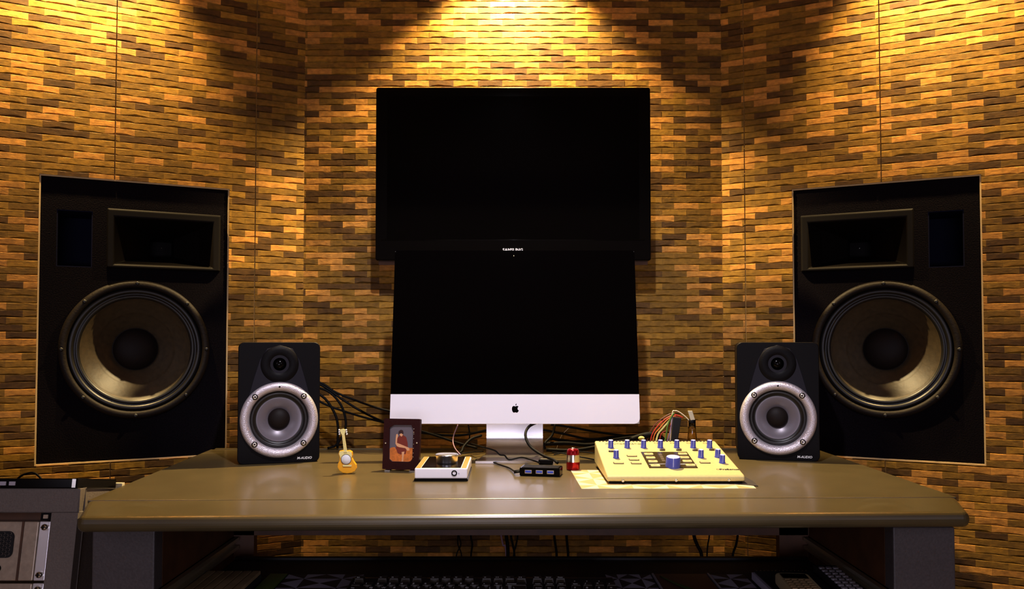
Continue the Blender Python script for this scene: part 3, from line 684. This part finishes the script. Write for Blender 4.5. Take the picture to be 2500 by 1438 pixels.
for cx, cy in ((782, 640), (807, 684), (832, 726), (625, 724), (1640, 718)):
    mx = onface(onm(*cr(cx, cy)))
    fr_ = MB().prism(rrect(-.0098, .0098, -.0062, .0062, .0022, 3), .0001, .0004, 'z', mx=mx).build('button_frame', M['paperink'], mc)
    MB().prism(rrect(-.0086, .0086, -.0050, .0052, .0018, 3), .0003, .0020, 'z', mx=mx).build('button', M['mixbtn'], fr_)
for cx, cy in ((1140, 575), (1333, 575), (1525, 577), (1720, 573), (540, 590)):
    mx = onface(onm(*cr(cx, cy)))
    MB().prism(rrect(-.0055, .0055, -.0035, .0035, .003, 4), .0001, .0016, 'z', mx=mx).build('switch', M['mixpanel'], mc)
ld = MB()
for q in range(8): ld.box(-.003, .003, -.0006, .0006, .0008, .0011, mx=onface(onm(*cr(1112 + q * 6.2, 622 + q * 11.5))))
ld.build('level_meter', M['rackmetal'], mc)
ln = MB()
for (x1, y1), (x2, y2) in (((985, 745), (1180, 738)), ((1340, 741), (1545, 741))):
    p, q = onm(*cr(x1, y1)), onm(*cr(x2, y2)); ln.tube([p + ns * .0009, q + ns * .0009], .0005, 6)
ln.build('dial_line', M['white'], mc)
for x, y in ((1521, 1175.5), (1651, 1174.5), (1780, 1173.5)):
    p = P(x, y - 1.5, Y0); MB().lathe([(.0026, 0), (.0022, .0009), (.0012, .0011), (.0008, .0006), (0, .0006)], c=(p.x - mc.location.x, 0, p.z - DESK), n=16).build('screw', M['chrome'], mc)
text('PreSonus', .0092, 'logo', M['paperink'], mc, onface(onm(1758, 1147.5) + ns * .0002), bold=.0002)
lgm = MB().lathe([(.0030, .0004), (.0022, .0005)], c=(0, 0, 0), axis='z', n=24, mx=onface(onm(1753, 1146))); lgm.build('logo_mark', M['paperink'], mc)
text('MONITOR STATION', .0075, 'title', M['paperink'], mc, onface(onm(1478, 1085) + ns * .0002), sx=1.15)
vn = MB()
for q in range(34):
    x = -Wm + .008 + q * (2 * Wm - .02) / 33; vn.box(x, x + .0035, Dm - .007, Dm - .0035, zb + sl * -.007 + .0006, zb + .0004)
vn.build('vent_slots', M['paperink'], mc)
for cx, cy in ((1065, 490), (1255, 490), (1447, 490), (1640, 490)):
    MB().lathe([(.0042, .0003), (.0034, .0004)], axis='z', n=20, mx=onface(onm(*cr(cx, cy)))).build('knob_scale', M['paperink'], mc)

# ------------------------------------------------------------------ patterned sheets
def pattern_sheet(name, pts, nx, ny, z, mats, label, th=.0006):
    # pts: world xy corners front-left, front-right, back-right, back-left ; pinwheel triangles in every cell
    m = MB(); c = [Vector((p[0], p[1], 0)) for p in pts]
    def at(u, v): return (c[0] * (1 - u) + c[1] * u) * (1 - v) + (c[3] * (1 - u) + c[2] * u) * v
    m.add([tuple(p + Vector((0, 0, z))) for p in c] + [tuple(p + Vector((0, 0, z + th))) for p in c], [(0, 3, 2, 1), (0, 1, 5, 4), (1, 2, 6, 5), (2, 3, 7, 6), (3, 0, 4, 7)], 0)
    for i in range(nx):
        for j in range(ny):
            q = [at(i / nx, j / ny), at((i + 1) / nx, j / ny), at((i + 1) / nx, (j + 1) / ny), at(i / nx, (j + 1) / ny)]
            ctr = (q[0] + q[2]) / 2; e = [(q[n] + q[(n + 1) % 4]) / 2 for n in range(4)]
            for n in range(4):
                for tri, mi in (((q[n], e[n], ctr), (i + j) % 2), ((e[n], q[(n + 1) % 4], ctr), (i + j + 1) % 2)):
                    m.add([tuple(p + Vector((0, 0, z + th))) for p in tri], [(0, 1, 2)], mi)
    o = m.build(name, mats); tag(o, label, 'paper sheet'); return o
sh = [G(1420, 1194), G(1846, 1193), G(1800, 1150), G(1393, 1148)]
pattern_sheet('patterned_sheet', [(p.x, p.y) for p in sh], 5, 3, DESK, [M['paper'], M['rock']], 'cream patterned paper sheet under the silver controller').data.materials[1] = mat('tan_print', (.50, .33, .14), .5)
fl = MB(); q = [G(1795, 1183), G(1851, 1188), G(1838, 1176), G(1812, 1163)]
fl.add([tuple(p + Vector((0, 0, z))) for z, ps in ((.0008, q), (.0016, q)) for p in ps], [(0, 1, 2, 3), (4, 5, 6, 7), (0, 1, 5, 4), (1, 2, 6, 5), (2, 3, 7, 6), (3, 0, 4, 7)])
tag(fl.build('dark_card', M['paperink']), 'dark card corner poking out at the right of the silver controller', 'card')
pattern_sheet('patterned_sheet', [(-.395, 1.25), (-.26, 1.25), (-.262, 1.465), (-.395, 1.465)], 2, 4, TZ, [M['paperink'], M['papergrey']], 'grey and black triangle-patterned sheet left of the keyboard')
pattern_sheet('patterned_sheet', [(.165, 1.25), (.245, 1.25), (.245, 1.465), (.165, 1.465)], 2, 4, TZ, [M['paperink'], M['papergrey']], 'triangle-patterned sheet just right of the keyboard')
pattern_sheet('patterned_sheet', [(.350, 1.25), (.41, 1.25), (.41, 1.465), (.350, 1.465)], 1, 4, TZ, [M['paperink'], M['papergrey']], 'triangle-patterned sheet left of the notebook')
# dark green mat left, maroon print card
tag(MB().box(-.428, -.398, 1.25, 1.465, TZ, TZ + .002).build('folder', M['cgreen']), 'dark green folder edge beside the slatted board', 'folder')
pc = thing('print_card', (.298, 1.35, TZ), 0, 'maroon printed card with green leaves in a clear sleeve', 'card')
MB().box(-.046, .046, -.1, .115, 0, .0015).build('card', M['maroon'], pc)
lv = MB()
for q in range(6): lv.tube([(-.038 + .004 * q, .10 - .01 * q, .002), (-.01 + .006 * q, .03 - .008 * q, .0022), (.036 - .004 * q, -.03 - .006 * q, .002)], .0014, 6)
lv.build('leaf_print', M['leafgreen'], pc)
for s_ in (-1, 1): MB().box(s_ * .049 - .0015, s_ * .049 + .0015, -.1, .115, 0, .003).build('sleeve_edge', M['clear'], pc)

# ------------------------------------------------------------------ keyboard on the tray
kb = thing('keyboard', (-.049, 1.30, TZ), 0, 'full-size black computer keyboard on the tray', 'keyboard')
side = [(-.075, .0), (.090, .0), (.090, .017), (.080, .018), (-.075, .010)]
MB().prism(side, -.218, .218, 'x').build('case', M['gloss'], kb, bevel=.002)
rows = {'f': .061, 'n': .030, 'q': .011, 'a': -.008, 'z': -.027, 'sp': -.046}
def kz(y): return .010 + (y + .075) * (.008 / .155)
def key(x0, x1, y, lab=None, up=None):
    z = kz(y); g_ = .0010; h = .0085
    x0 += g_; x1 -= g_; y0, y1 = y - .0085, y + .0085
    vs = [(x0, y0, z - .002), (x1, y0, z - .002), (x1, y1, z - .002), (x0, y1, z - .002), (x0 + .002, y0 + .0028, z + h - .0008), (x1 - .002, y0 + .0028, z + h - .0008), (x1 - .002, y1 - .001, z + h), (x0 + .002, y1 - .001, z + h)]
    k = MB().add(vs, [(0, 3, 2, 1), (4, 5, 6, 7), (0, 1, 5, 4), (1, 2, 6, 5), (2, 3, 7, 6), (3, 0, 4, 7)]).build('key', M['key'], kb)
    if lab: text(lab, .0075 if len(lab) < 2 else .0036, 'legend', M['white'], k, T(x0 + .004, y0 + (.0055 if not up else .0035), z + h + .0001) @ Matrix.Rotation(math.radians(3), 4, 'X'), ext=.0001, bold=.0001)
L0 = -.211
for i, ch in enumerate('`1234567890-='): key(L0 + i * .019, L0 + (i + 1) * .019, rows['n'], ch)
key(L0 + 13 * .019, L0 + 15 * .019, rows['n'], 'Backspace')
key(L0, L0 + .0285, rows['q'], 'Tab')
for i, ch in enumerate('QWERTYUIOP[]\\'): key(L0 + .0285 + i * .019, L0 + .0285 + (i + 1) * .019 + (.0095 if i == 12 else 0), rows['q'], ch)
key(L0, L0 + .033, rows['a'])
for i, ch in enumerate('ASDFGHJKL;'): key(L0 + .033 + i * .019, L0 + .052 + i * .019, rows['a'], ch)
key(L0, L0 + .019, rows['f'], 'Esc')
for i in range(12):
    x = L0 + .038 + i * .019 + (i // 4) * .0095; key(x, x + .019, rows['f'], 'F%d' % (i + 1))
for r, labs in (('f', ('Print', 'Scroll', 'Pause')), ('n', ('Insert', 'Home', 'PgUp')), ('q', ('Delete', 'End', 'PgDn'))):
    for i, ch in enumerate(labs): key(.081 + i * .019, .1 + i * .019, rows[r], ch)
for r, labs in (('n', ('Num', '/', '*', '-')), ('q', ('7', '8', '9', '+'))):
    for i, ch in enumerate(labs): key(.142 + i * .019, .161 + i * .019, rows[r], ch)
for i in range(3): MB().sphere((.152 + i * .02, rows['f'], kz(.061) + .0015), .0012).build('indicator', M['silverkey'], kb)

# slatted board, notebook, handset, remote, lid
sb = thing('slatted_board', (-.478, 1.33, TZ), 0, 'beige slatted board at the left end of the tray', 'board')
MB().box(-.046, .046, -.1, .095, 0, .012).build('backing', M['blackmat'], sb)
for q in range(6): MB().box(-.046 + q * .0155, -.046 + q * .0155 + .0135, -.1, .095, .012, .018).build('slat', M['slat'], sb, bevel=.001)
nb = thing('notebook', (.468, 1.33, TZ), 0, 'black spiral notebook lying under the cordless handset', 'notebook')
MB().box(-.048, .048, -.11, .10, 0, .016).build('cover', M['blackmat'], nb)
MB().box(-.0535, -.0485, -.11, .10, .002, .014).build('page_edge', M['papergrey'], nb)
for q in range(14): MB().lathe([(.0012, .0), (.0016, .0012), (.0012, .0024)], c=(-.044 + q * .0066, .102, .016), axis='y', n=8).build('ring', M['chrome'], nb)
hs = thing('handset', (.452, 1.300, TZ + .0165), math.radians(-5), 'beige handset with a keypad lying on the black notebook', 'telephone')
MB().prism(rrect(-.027, .027, -.09, .055, .010), 0, .018, 'z').build('case', M['beige'], hs, bevel=.004, seg=3)
MB().box(-.020, .020, .022, .046, .0180, .0188).build('display', M['gloss'], hs)
for r in range(5):
    for c_ in range(4): MB().box(-.020 + c_ * .0105, -.0125 + c_ * .0105, .010 - r * .012, .0165 - r * .012, .018, .0196).build('key', M['slat'], hs, bevel=.0005)
rm = thing('remote_control', (.538, 1.35, TZ), math.radians(-4), 'slim black remote with rows of silver keys against the right side panel', 'remote control')
MB().box(-.020, .020, -.095, .09, 0, .024).build('case', M['blackmat'], rm, bevel=.002)
for r in range(10):
    for c_ in range(3): MB().prism(rrect(-.0165 + c_ * .0115, -.0075 + c_ * .0115, -.088 + r * .0165, -.078 + r * .0165, .003, 3), .024, .0265, 'z').build('key', M['silverkey'], rm)
ld = thing('round_tin', (.272, 1.183, TZ), 0, 'pale round lidded tin at the bottom edge in front of the maroon card', 'tin')
MB().lathe([(0, 0), (.029, 0), (.029, .038), (0, .038)], axis='z', n=40).build('body', M['beige'], ld)
MB().lathe([(.030, .034), (.030, .044), (.028, .046), (0, .046)], axis='z', n=40).build('lid', M['mixbtn'], ld)
tag(MB().lathe([(0, .01), (.004, .01), (.005, 0), (.005, -.03), (0, -.03)], c=(.395, 1.262, TZ + .0055), n=16).build('marker_pen', M['cred']), 'short red marker between the sheet and the notebook', 'pen')

# ------------------------------------------------------------------ rack cabinet at lower left, tilted back
RT = math.radians(-10)
cr0 = P(197, 1192, 1.325)
rk = thing('rack_cabinet', (cr0.x, cr0.y, 0), 0, 'grey equipment rack leaning back beside the left end of the desk', 'rack cabinet')
Hc = cr0.z; RM = T(0, 0, Hc) @ Matrix.Rotation(RT, 4, 'X')      # local: x right (0 = right edge), y back, z up (0 = top edge)
def rb(m, name, mt, parent=None, **k):
    o = m.build(name, mt, parent or rk, **k); o.data.transform(RM); return o
D2 = .30
fr = MB()
opx = .060   # width of the right stile
fr.box(-.50, 0, 0, .018, -.037, 0).box(-opx * .72, 0, 0, .018, -.72, -.037).box(-.50, -.44, 0, .018, -.72, -.037).box(-.50, -.0, 0, .018, -.745, -.72)
fr.box(-.018, 0, .018, D2, -.72, 0).box(-.50, -.482, .018, D2, -.72, 0).box(-.482, -.018, .018, D2, -.018, 0).box(-.482, -.018, D2 - .01, D2, -.72, -.018)
rb(fr, 'shell', M['rack'], bevel=.0015)
rb(MB().box(-.482, -.018, .019, .023, -.080, -.018), 'inner_panel', M['wood'])
kx = -opx * .72
def ru(z0, z1):
    un = thing('rack_unit', (0, 0, 0), 0, '', '') if False else None
    pnl = rb(MB().box(-.46, kx - .020, .004, .012, z0, z1), 'rack_panel', M['rackmetal'], bevel=.0015)
    rb(MB().box(kx - .0195, kx - .002, .006, .012, z0, z1), 'rack_ear', M['alubr'], parent=pnl, bevel=.001)
    for z in (z1 - .009, z0 + .009):
        s1 = rb(MB().lathe([(.0052, -.002), (.0052, .001), (.0040, .0035), (0, .0045)], c=(kx - .010, .004, z), n=20), 'screw', M['chrome'], parent=pnl)
        rb(MB().box(kx - .0135, kx - .0065, -.0014, .0, z - .0007, z + .0007).box(kx - .0107, kx - .0093, -.0014, 0, z - .0035, z + .0035), 'screw_slot', M['black'], parent=pnl)
    return pnl
pn = ru(-.143, -.052)
rb(MB().prism(rrect(-.30, kx - .056, -.108, -.067, .009), .0025, .0045, 'y'), 'grille_recess', M['blackmat'], parent=pn)
mh = MB()
for i in range(14):
    for j in range(6): mh.lathe([(.0023, .0), (.0018, .0008)], c=(kx - .062 - i * .0052, .002, -.0705 - j * .0062 - (i % 2) * .0031), n=8)
rb(mh, 'mesh_grille', M['rack'], parent=pn)
rb(MB().lathe([(0, .0055), (.0050, .0055), (.0056, .002), (.0056, -.004)], c=(kx - .077, .006, -.124), n=24), 'knob', M['black'], parent=pn)
rb(MB().box(kx - .046, kx - .0425, .0028, .0042, -.143, -.052), 'groove', M['wood'], parent=pn)
ru(-.235, -.147)
rb(MB().box(kx - .0185, kx - .003, .005, .018, -.0505, -.0385), 'clip_nut', M['black'])
rb(MB().box(kx - .0135, kx - .006, .003, .006, -.0475, -.0415), 'clip_tab', M['rackmetal'])
# flat black drive on top
dv = thing('disc_drive', (cr0.x, cr0.y, Hc), 0, 'flat black disc drive lying on top of the grey rack', 'disc drive', rx=RT)
MB().prism([(-.42, -.004), (-.004, -.004), (.000, .12), (-.42, .12)], .0, .0155, 'z').build('case', M['gloss'], dv, bevel=.0015)
MB().box(-.395, -.138, -.0055, -.003, .004, .0115).build('tray_front', M['black'], dv)
for x in (-.128, -.113): MB().box(x, x + .010, -.0055, -.003, .0045, .0105).build('label', M['silverkey'], dv)
MB().box(-.012, -.006, -.0056, -.003, .001, .0145).build('corner_glint', M['chrome'], dv)  # bright strip standing in for the glossy highlight on the case corner
tag(MB().box(-.022, .022, 0, .010, 0, .011).build('power_plug', M['paper'], loc=(P(266, 1190, 1.45).x, 1.452, P(266, 1196, 1.45).z)), 'white plug on the wall side behind the black disc drive', 'plug')

# ------------------------------------------------------------------ cables
def cable(pts, r, label, m='cable', name='cable', cat='cable', group=None, extra=None):
    w_ = []
    for p in pts:
        x, y, Y = p
        w_.append(G(x, y, DESK + r + .0005) if Y is None else P(x, y, Y))
    o = MB().tube(w_, r, 8).build(name, M[m]); tag(o, label, cat, group); return o
cable([(752, 925, 1.93), (790, 938, 1.93), (820, 958, 1.93), (870, 978, 1.93), (925, 997, 1.87), (990, 1012, 1.87)], .0026, 'topmost black cable running from the left studio monitor to the computer')
cable([(752, 925, 1.93), (795, 946, 1.93), (840, 978, 1.93), (890, 1008, 1.93), (948, 1034, 1.88), (1010, 1048, 1.88), (1060, 1062, 1.88), (1120, 1082, 1.87), (1165, 1094, 1.86)], .0028, 'black cable passing behind the picture frame to the tangle by the stand')
cable([(752, 960, 1.93), (790, 985, 1.93), (840, 1004, 1.93), (900, 1022, 1.91), (950, 1034, 1.91), (1000, 1045, 1.91)], .0026, 'lowest black cable sloping right from the left studio monitor')
cable([(752, 940, 1.93), (800, 955, 1.93), (830, 985, 1.93), (843, 1020, 1.93), (842, 1050, 1.93), (822, 1085, 1.93), (800, 1094, 1.93)], .0028, 'black cable curling down behind the guitar figurine neck')
cable([(752, 950, 1.93), (790, 970, 1.93), (815, 1005, 1.93), (825, 1040, 1.93), (824, 1094, 1.93)], .0030, 'black cable dropping straight behind the guitar figurine')
# tangle left of the stand
cable([(1020, 1055, 1.89), (1080, 1062, 1.89), (1130, 1062, 1.89), (1180, 1052, 1.89), (1230, 1040, 1.93)], .0028, 'black cable rising into the back of the stand from the left')
cable([(1175, 1063, 1.86), (1150, 1072, 1.84), (1132, 1090, 1.82), (1122, 1106, 1.80), (1080, 1112, 1.80), (1065, 1110, 1.80)], .0030, 'black cable arching down left of the stand behind the dial box')
cable([(1118, 1037, 1.86), (1108, 1062, 1.86), (1106, 1080, 1.85), (1112, 1096, 1.82), (1124, 1110, 1.77)], .0012, 'thin looped wire hanging left of the computer stand', 'cviolet')
cable([(1143, 1037, 1.90), (1146, 1055, 1.90), (1144, 1075, 1.90), (1122, 1090, 1.90)], .0016, 'thin black lead hanging behind the tangle left of the stand')
cable([(1124, 1108, 1.78), (1150, 1104, 1.80), (1180, 1102, 1.82)], .0012, 'thin lead lying on the desk toward the stand foot')
cable([(1150, 1083, 1.84), (1164, 1087, 1.80), (1181, 1092, 1.77), (1208, 1100, 1.745), (1220, 1110, 1.735), (1232, 1112, 1.73), (1243, 1122, 1.715), (1272, 1117, 1.715), (1292, 1121, 1.70), (1318, 1130, 1.67)], .0017, 'thin wavy black cable crossing the stand foot')
lc = cable([(1310, 1032, 1.80), (1292, 1041, 1.74), (1283, 1058, 1.715), (1287, 1078, 1.70), (1300, 1095, 1.69), (1326, 1112, 1.67), (1350, 1122, 1.65), (1361, 1130, 1.63)], .0030, 'thick black cable looping in front of the computer stand')
up = thing('usb_plug', G(1334, 1134, DESK), math.radians(-10), 'black cable plug lying behind the hub', 'plug')
MB().box(-.016, .014, -.006, .006, .001, .011).build('body', M['black'], up, bevel=.002)
MB().box(-.012, .010, -.004, .004, .011, .0118).build('metal_face', M['steel'], up)
# bundle right of the stand
cols = 'cable'
cable([(1320, 1048, 1.90), (1380, 1060, 1.90), (1440, 1072, 1.90), (1500, 1066, 1.90), (1570, 1062, 1.90), (1620, 1070, 1.90)], .0028, 'black cable running right from the stand above the cable bundle')
cable([(1345, 1036, 1.92), (1400, 1044, 1.92), (1460, 1055, 1.92), (1530, 1064, 1.92)], .0026, 'highest black cable leaving the computer to the right')
cable([(1355, 1036, 1.88), (1348, 1062, 1.87), (1330, 1082, 1.85), (1330, 1094, 1.83)], .0028, 'short black cable hanging straight right of the stand')
cable([(1328, 1084, 1.87), (1380, 1082, 1.87), (1440, 1086, 1.87), (1500, 1074, 1.88), (1560, 1066, 1.88)], .0045, 'thick black cable in the bundle behind the red cylinder')
cable([(1334, 1098, 1.84), (1390, 1100, 1.84), (1440, 1094, 1.85), (1500, 1080, 1.86), (1560, 1072, 1.87)], .0042, 'lower thick black cable resting on the desk behind the red cylinder')
cable([(1340, 1070, 1.90), (1400, 1078, 1.90), (1450, 1076, 1.90), (1520, 1070, 1.90)], .0035, 'black cable in the middle of the bundle right of the stand')
cable([(1348, 1104, 1.80), (1380, 1108, 1.78), (1420, 1116, 1.77), (1450, 1122, 1.75)], .0014, 'thin black lead on the desk running behind the red cylinder')
cable([(1352, 1110, 1.78), (1400, 1102, 1.80), (1450, 1106, 1.78)], .0012, 'thin dark lead crossing below the bundle toward the silver controller')
cable([(1395, 1032, 2.045), (1388, 1045, 2.045), (1372, 1062, 2.03), (1362, 1085, 1.97), (1358, 1102, None)], .0008, 'thin pale wire against the wall right of the stand', 'cwhite')
# coloured multicore behind the controller
wires = [('cbrown', [(1584, 1062), (1600, 1036), (1622, 1018), (1642, 1010), (1664, 1020)], .0012, 'brown wire forming the outer arc of the fan behind the controller'),
         ('cred', [(1592, 1062), (1606, 1040), (1626, 1022), (1648, 1013), (1668, 1020)], .0014, 'red wire second from the left in the arching fan'),
         ('corange', [(1598, 1062), (1612, 1044), (1630, 1024), (1650, 1016), (1664, 1020)], .0013, 'orange wire in the arching fan behind the controller'),
         ('cyel', [(1606, 1062), (1618, 1046), (1632, 1030), (1640, 1018)], .0020, 'pale yellow flat wire in the fan behind the controller'),
         ('cgreen', [(1626, 1066), (1630, 1040), (1638, 1020), (1646, 1008)], .0020, 'green wire rising behind the controller'),
         ('cviolet', [(1632, 1068), (1637, 1050), (1640, 1030), (1642, 1014)], .0014, 'violet wire rising beside the black strap'),
         ('cred', [(1614, 1060), (1628, 1050), (1640, 1030), (1652, 1014)], .0012, 'red wire crossing low in front of the violet wire'),
         ('cwhite', [(1641, 1012), (1648, 1003), (1658, 1006), (1672, 1016), (1682, 1026)], .0011, 'white wire arching over to the bottle tag')]
for m_, pts, r, lab in wires:
    Yw = 1.80 + .006 * len(lab) / 10
    w_ = [P(x, y, Yw) for x, y in pts]; w_ = [P(pts[0][0] - 6, 1092, Yw)] + w_
    tag(MB().tube(w_, r, 8).build('wire', M[m_]), lab, 'wire', 'coloured wires behind the controller')
ss = MB(); q = [P(1644, 1018, 1.80), P(1664, 1020, 1.80), P(1654, 1085, 1.80), P(1638, 1085, 1.80)]
ss.add([tuple(p) for p in q] + [tuple(p + Vector((0, .006, 0))) for p in q], [(0, 1, 2, 3), (4, 5, 6, 7), (0, 1, 5, 4), (1, 2, 6, 5), (2, 3, 7, 6), (3, 0, 4, 7)])
tag(ss.build('cable_strap', M['blackmat'], bevel=.0015), 'wide flat black strap standing behind the controller', 'cable strap')
tag(MB().tube([P(1540, 1074, 1.84), P(1570, 1064, 1.84), P(1600, 1062, 1.84), P(1620, 1076, 1.84)], .007, 12).build('cable_sleeve', M['cable']), 'black taped sleeve where the coloured wires fan out', 'cable sleeve')
tag(MB().sphere(P(1566, 1070, 1.80), .006, (1.2, 1, .8)).build('cable_knot', M['cyel']), 'small yellow knotted tie behind the third blue knob', 'cable tie')
# bottle with tag
bb = P(1690, 1100, 1.83)
bt = thing('glass_bottle', (bb.x, 1.83, DESK), 0, 'small clear glass bottle with a black cap behind the controller', 'bottle')
u = 1.83 / F; zt = P(1690, 1032, 1.83).z - DESK
MB().lathe([(0, .001), (.0105, .001), (.011, .004), (.011, zt * .45), (.0085, zt * .8), (.0078, zt), (.0068, zt), (.0075, zt * .8), (.0098, zt * .45), (.0098, .005), (0, .004)], axis='z', n=32).build('body', M['glass'], bt)
MB().lathe([(.0080, zt), (.0080, zt + .007), (.006, zt + .008), (0, zt + .008)], axis='z', n=32).build('cap', M['black'], bt)
tg = MB(); q = [P(1679, 1003, 1.822), P(1690, 1003, 1.822), P(1697, 1025, 1.822), P(1686, 1026, 1.822)]
tg.add([tuple(p) for p in q] + [tuple(p + Vector((.001, .004, 0))) for p in q], [(0, 1, 2, 3), (4, 5, 6, 7), (0, 1, 5, 4), (1, 2, 6, 5), (2, 3, 7, 6), (3, 0, 4, 7)])
tgo = tg.build('bottle_tag', M['paper'], bevel=.0006); tag(tgo, 'cream slanted tag resting on the glass bottle cap', 'tag')
# cables hanging below the desk, behind the rear rail
hang = [((1120, 1125, 1114), .0016, 'thin black cable crossing at the far left under the desk'), ((1118, 1118, 1127), .0016, 'thin black cable crossing to the right under the desk'),
        ((1149, 1153, 1150), .0024, 'single black cable third from the left under the desk'), ((1236, 1239, 1240), .0045, 'thickest black cable hanging under the middle of the desk'),
        ((1247, 1252, 1256), .0028, 'black cable right of the thickest one under the desk'), ((1264, 1260, 1254), .0022, 'black cable slanting left under the desk middle'),
        ((1353, 1356, 1359), .0032, 'left of the two parallel black cables under the desk'), ((1383, 1385, 1387), .0032, 'right of the two parallel black cables under the desk'),
        ((1694, 1702, 1713), .0042, 'thick black cable slanting right under the desk'), ((1732, 1728, 1726), .0018, 'thin black cable beside the slanting thick one under the desk'),
        ((1801, 1797, 1789), .0028, 'rightmost black cable hanging under the desk')]
for (xa, xb, xc), r, lab in hang:
    w_ = [P(xa, 1240, 1.975), P(xa, 1303, 1.975), P(xb, 1330, 1.975), P(xc, 1358, 1.975), P(xc - 2, 1430, 1.975), P(xc, 1600, 1.975)]
    w_.append(Vector((w_[-1].x, 1.975, .003)))
    tag(MB().tube(w_, r, 8).build('hanging_cable', M['cable']), lab, 'cable', 'black cables hanging under the desk')
w_ = [P(1222, 1300, 1.99), P(1228, 1330, 1.99), P(1236, 1358, 1.99), P(1240, 1600, 1.99), Vector((0, 1.99, .003))]
tag(MB().tube(w_, .0022, 8).build('hanging_cable', M['cviolet']), 'pale brown cable left of the thick black one under the desk', 'cable')
# arc cable above the drive
cable([(40, 1172, 1.42), (55, 1160, 1.42), (78, 1154, 1.42), (92, 1160, 1.42), (103, 1172, 1.42)], .0018, 'black lead arching above the disc drive')

# ------------------------------------------------------------------ camera and view
cam = bpy.data.cameras.new('camera'); co = bpy.data.objects.new('camera', cam); COL.objects.link(co); S.camera = co
cam.sensor_width = 36; cam.lens = 36 * F / 2500; cam.shift_y = (CY - 719) / 2500; cam.clip_start = .02
co.location = (0, 0, EYE); co.rotation_euler = (PI / 2 + TH, 0, 0)
S.view_settings.view_transform = 'Standard'; S.view_settings.look = 'None'; S.view_settings.gamma = 1; S.view_settings.exposure = 0
S.view_settings.use_curve_mapping = False
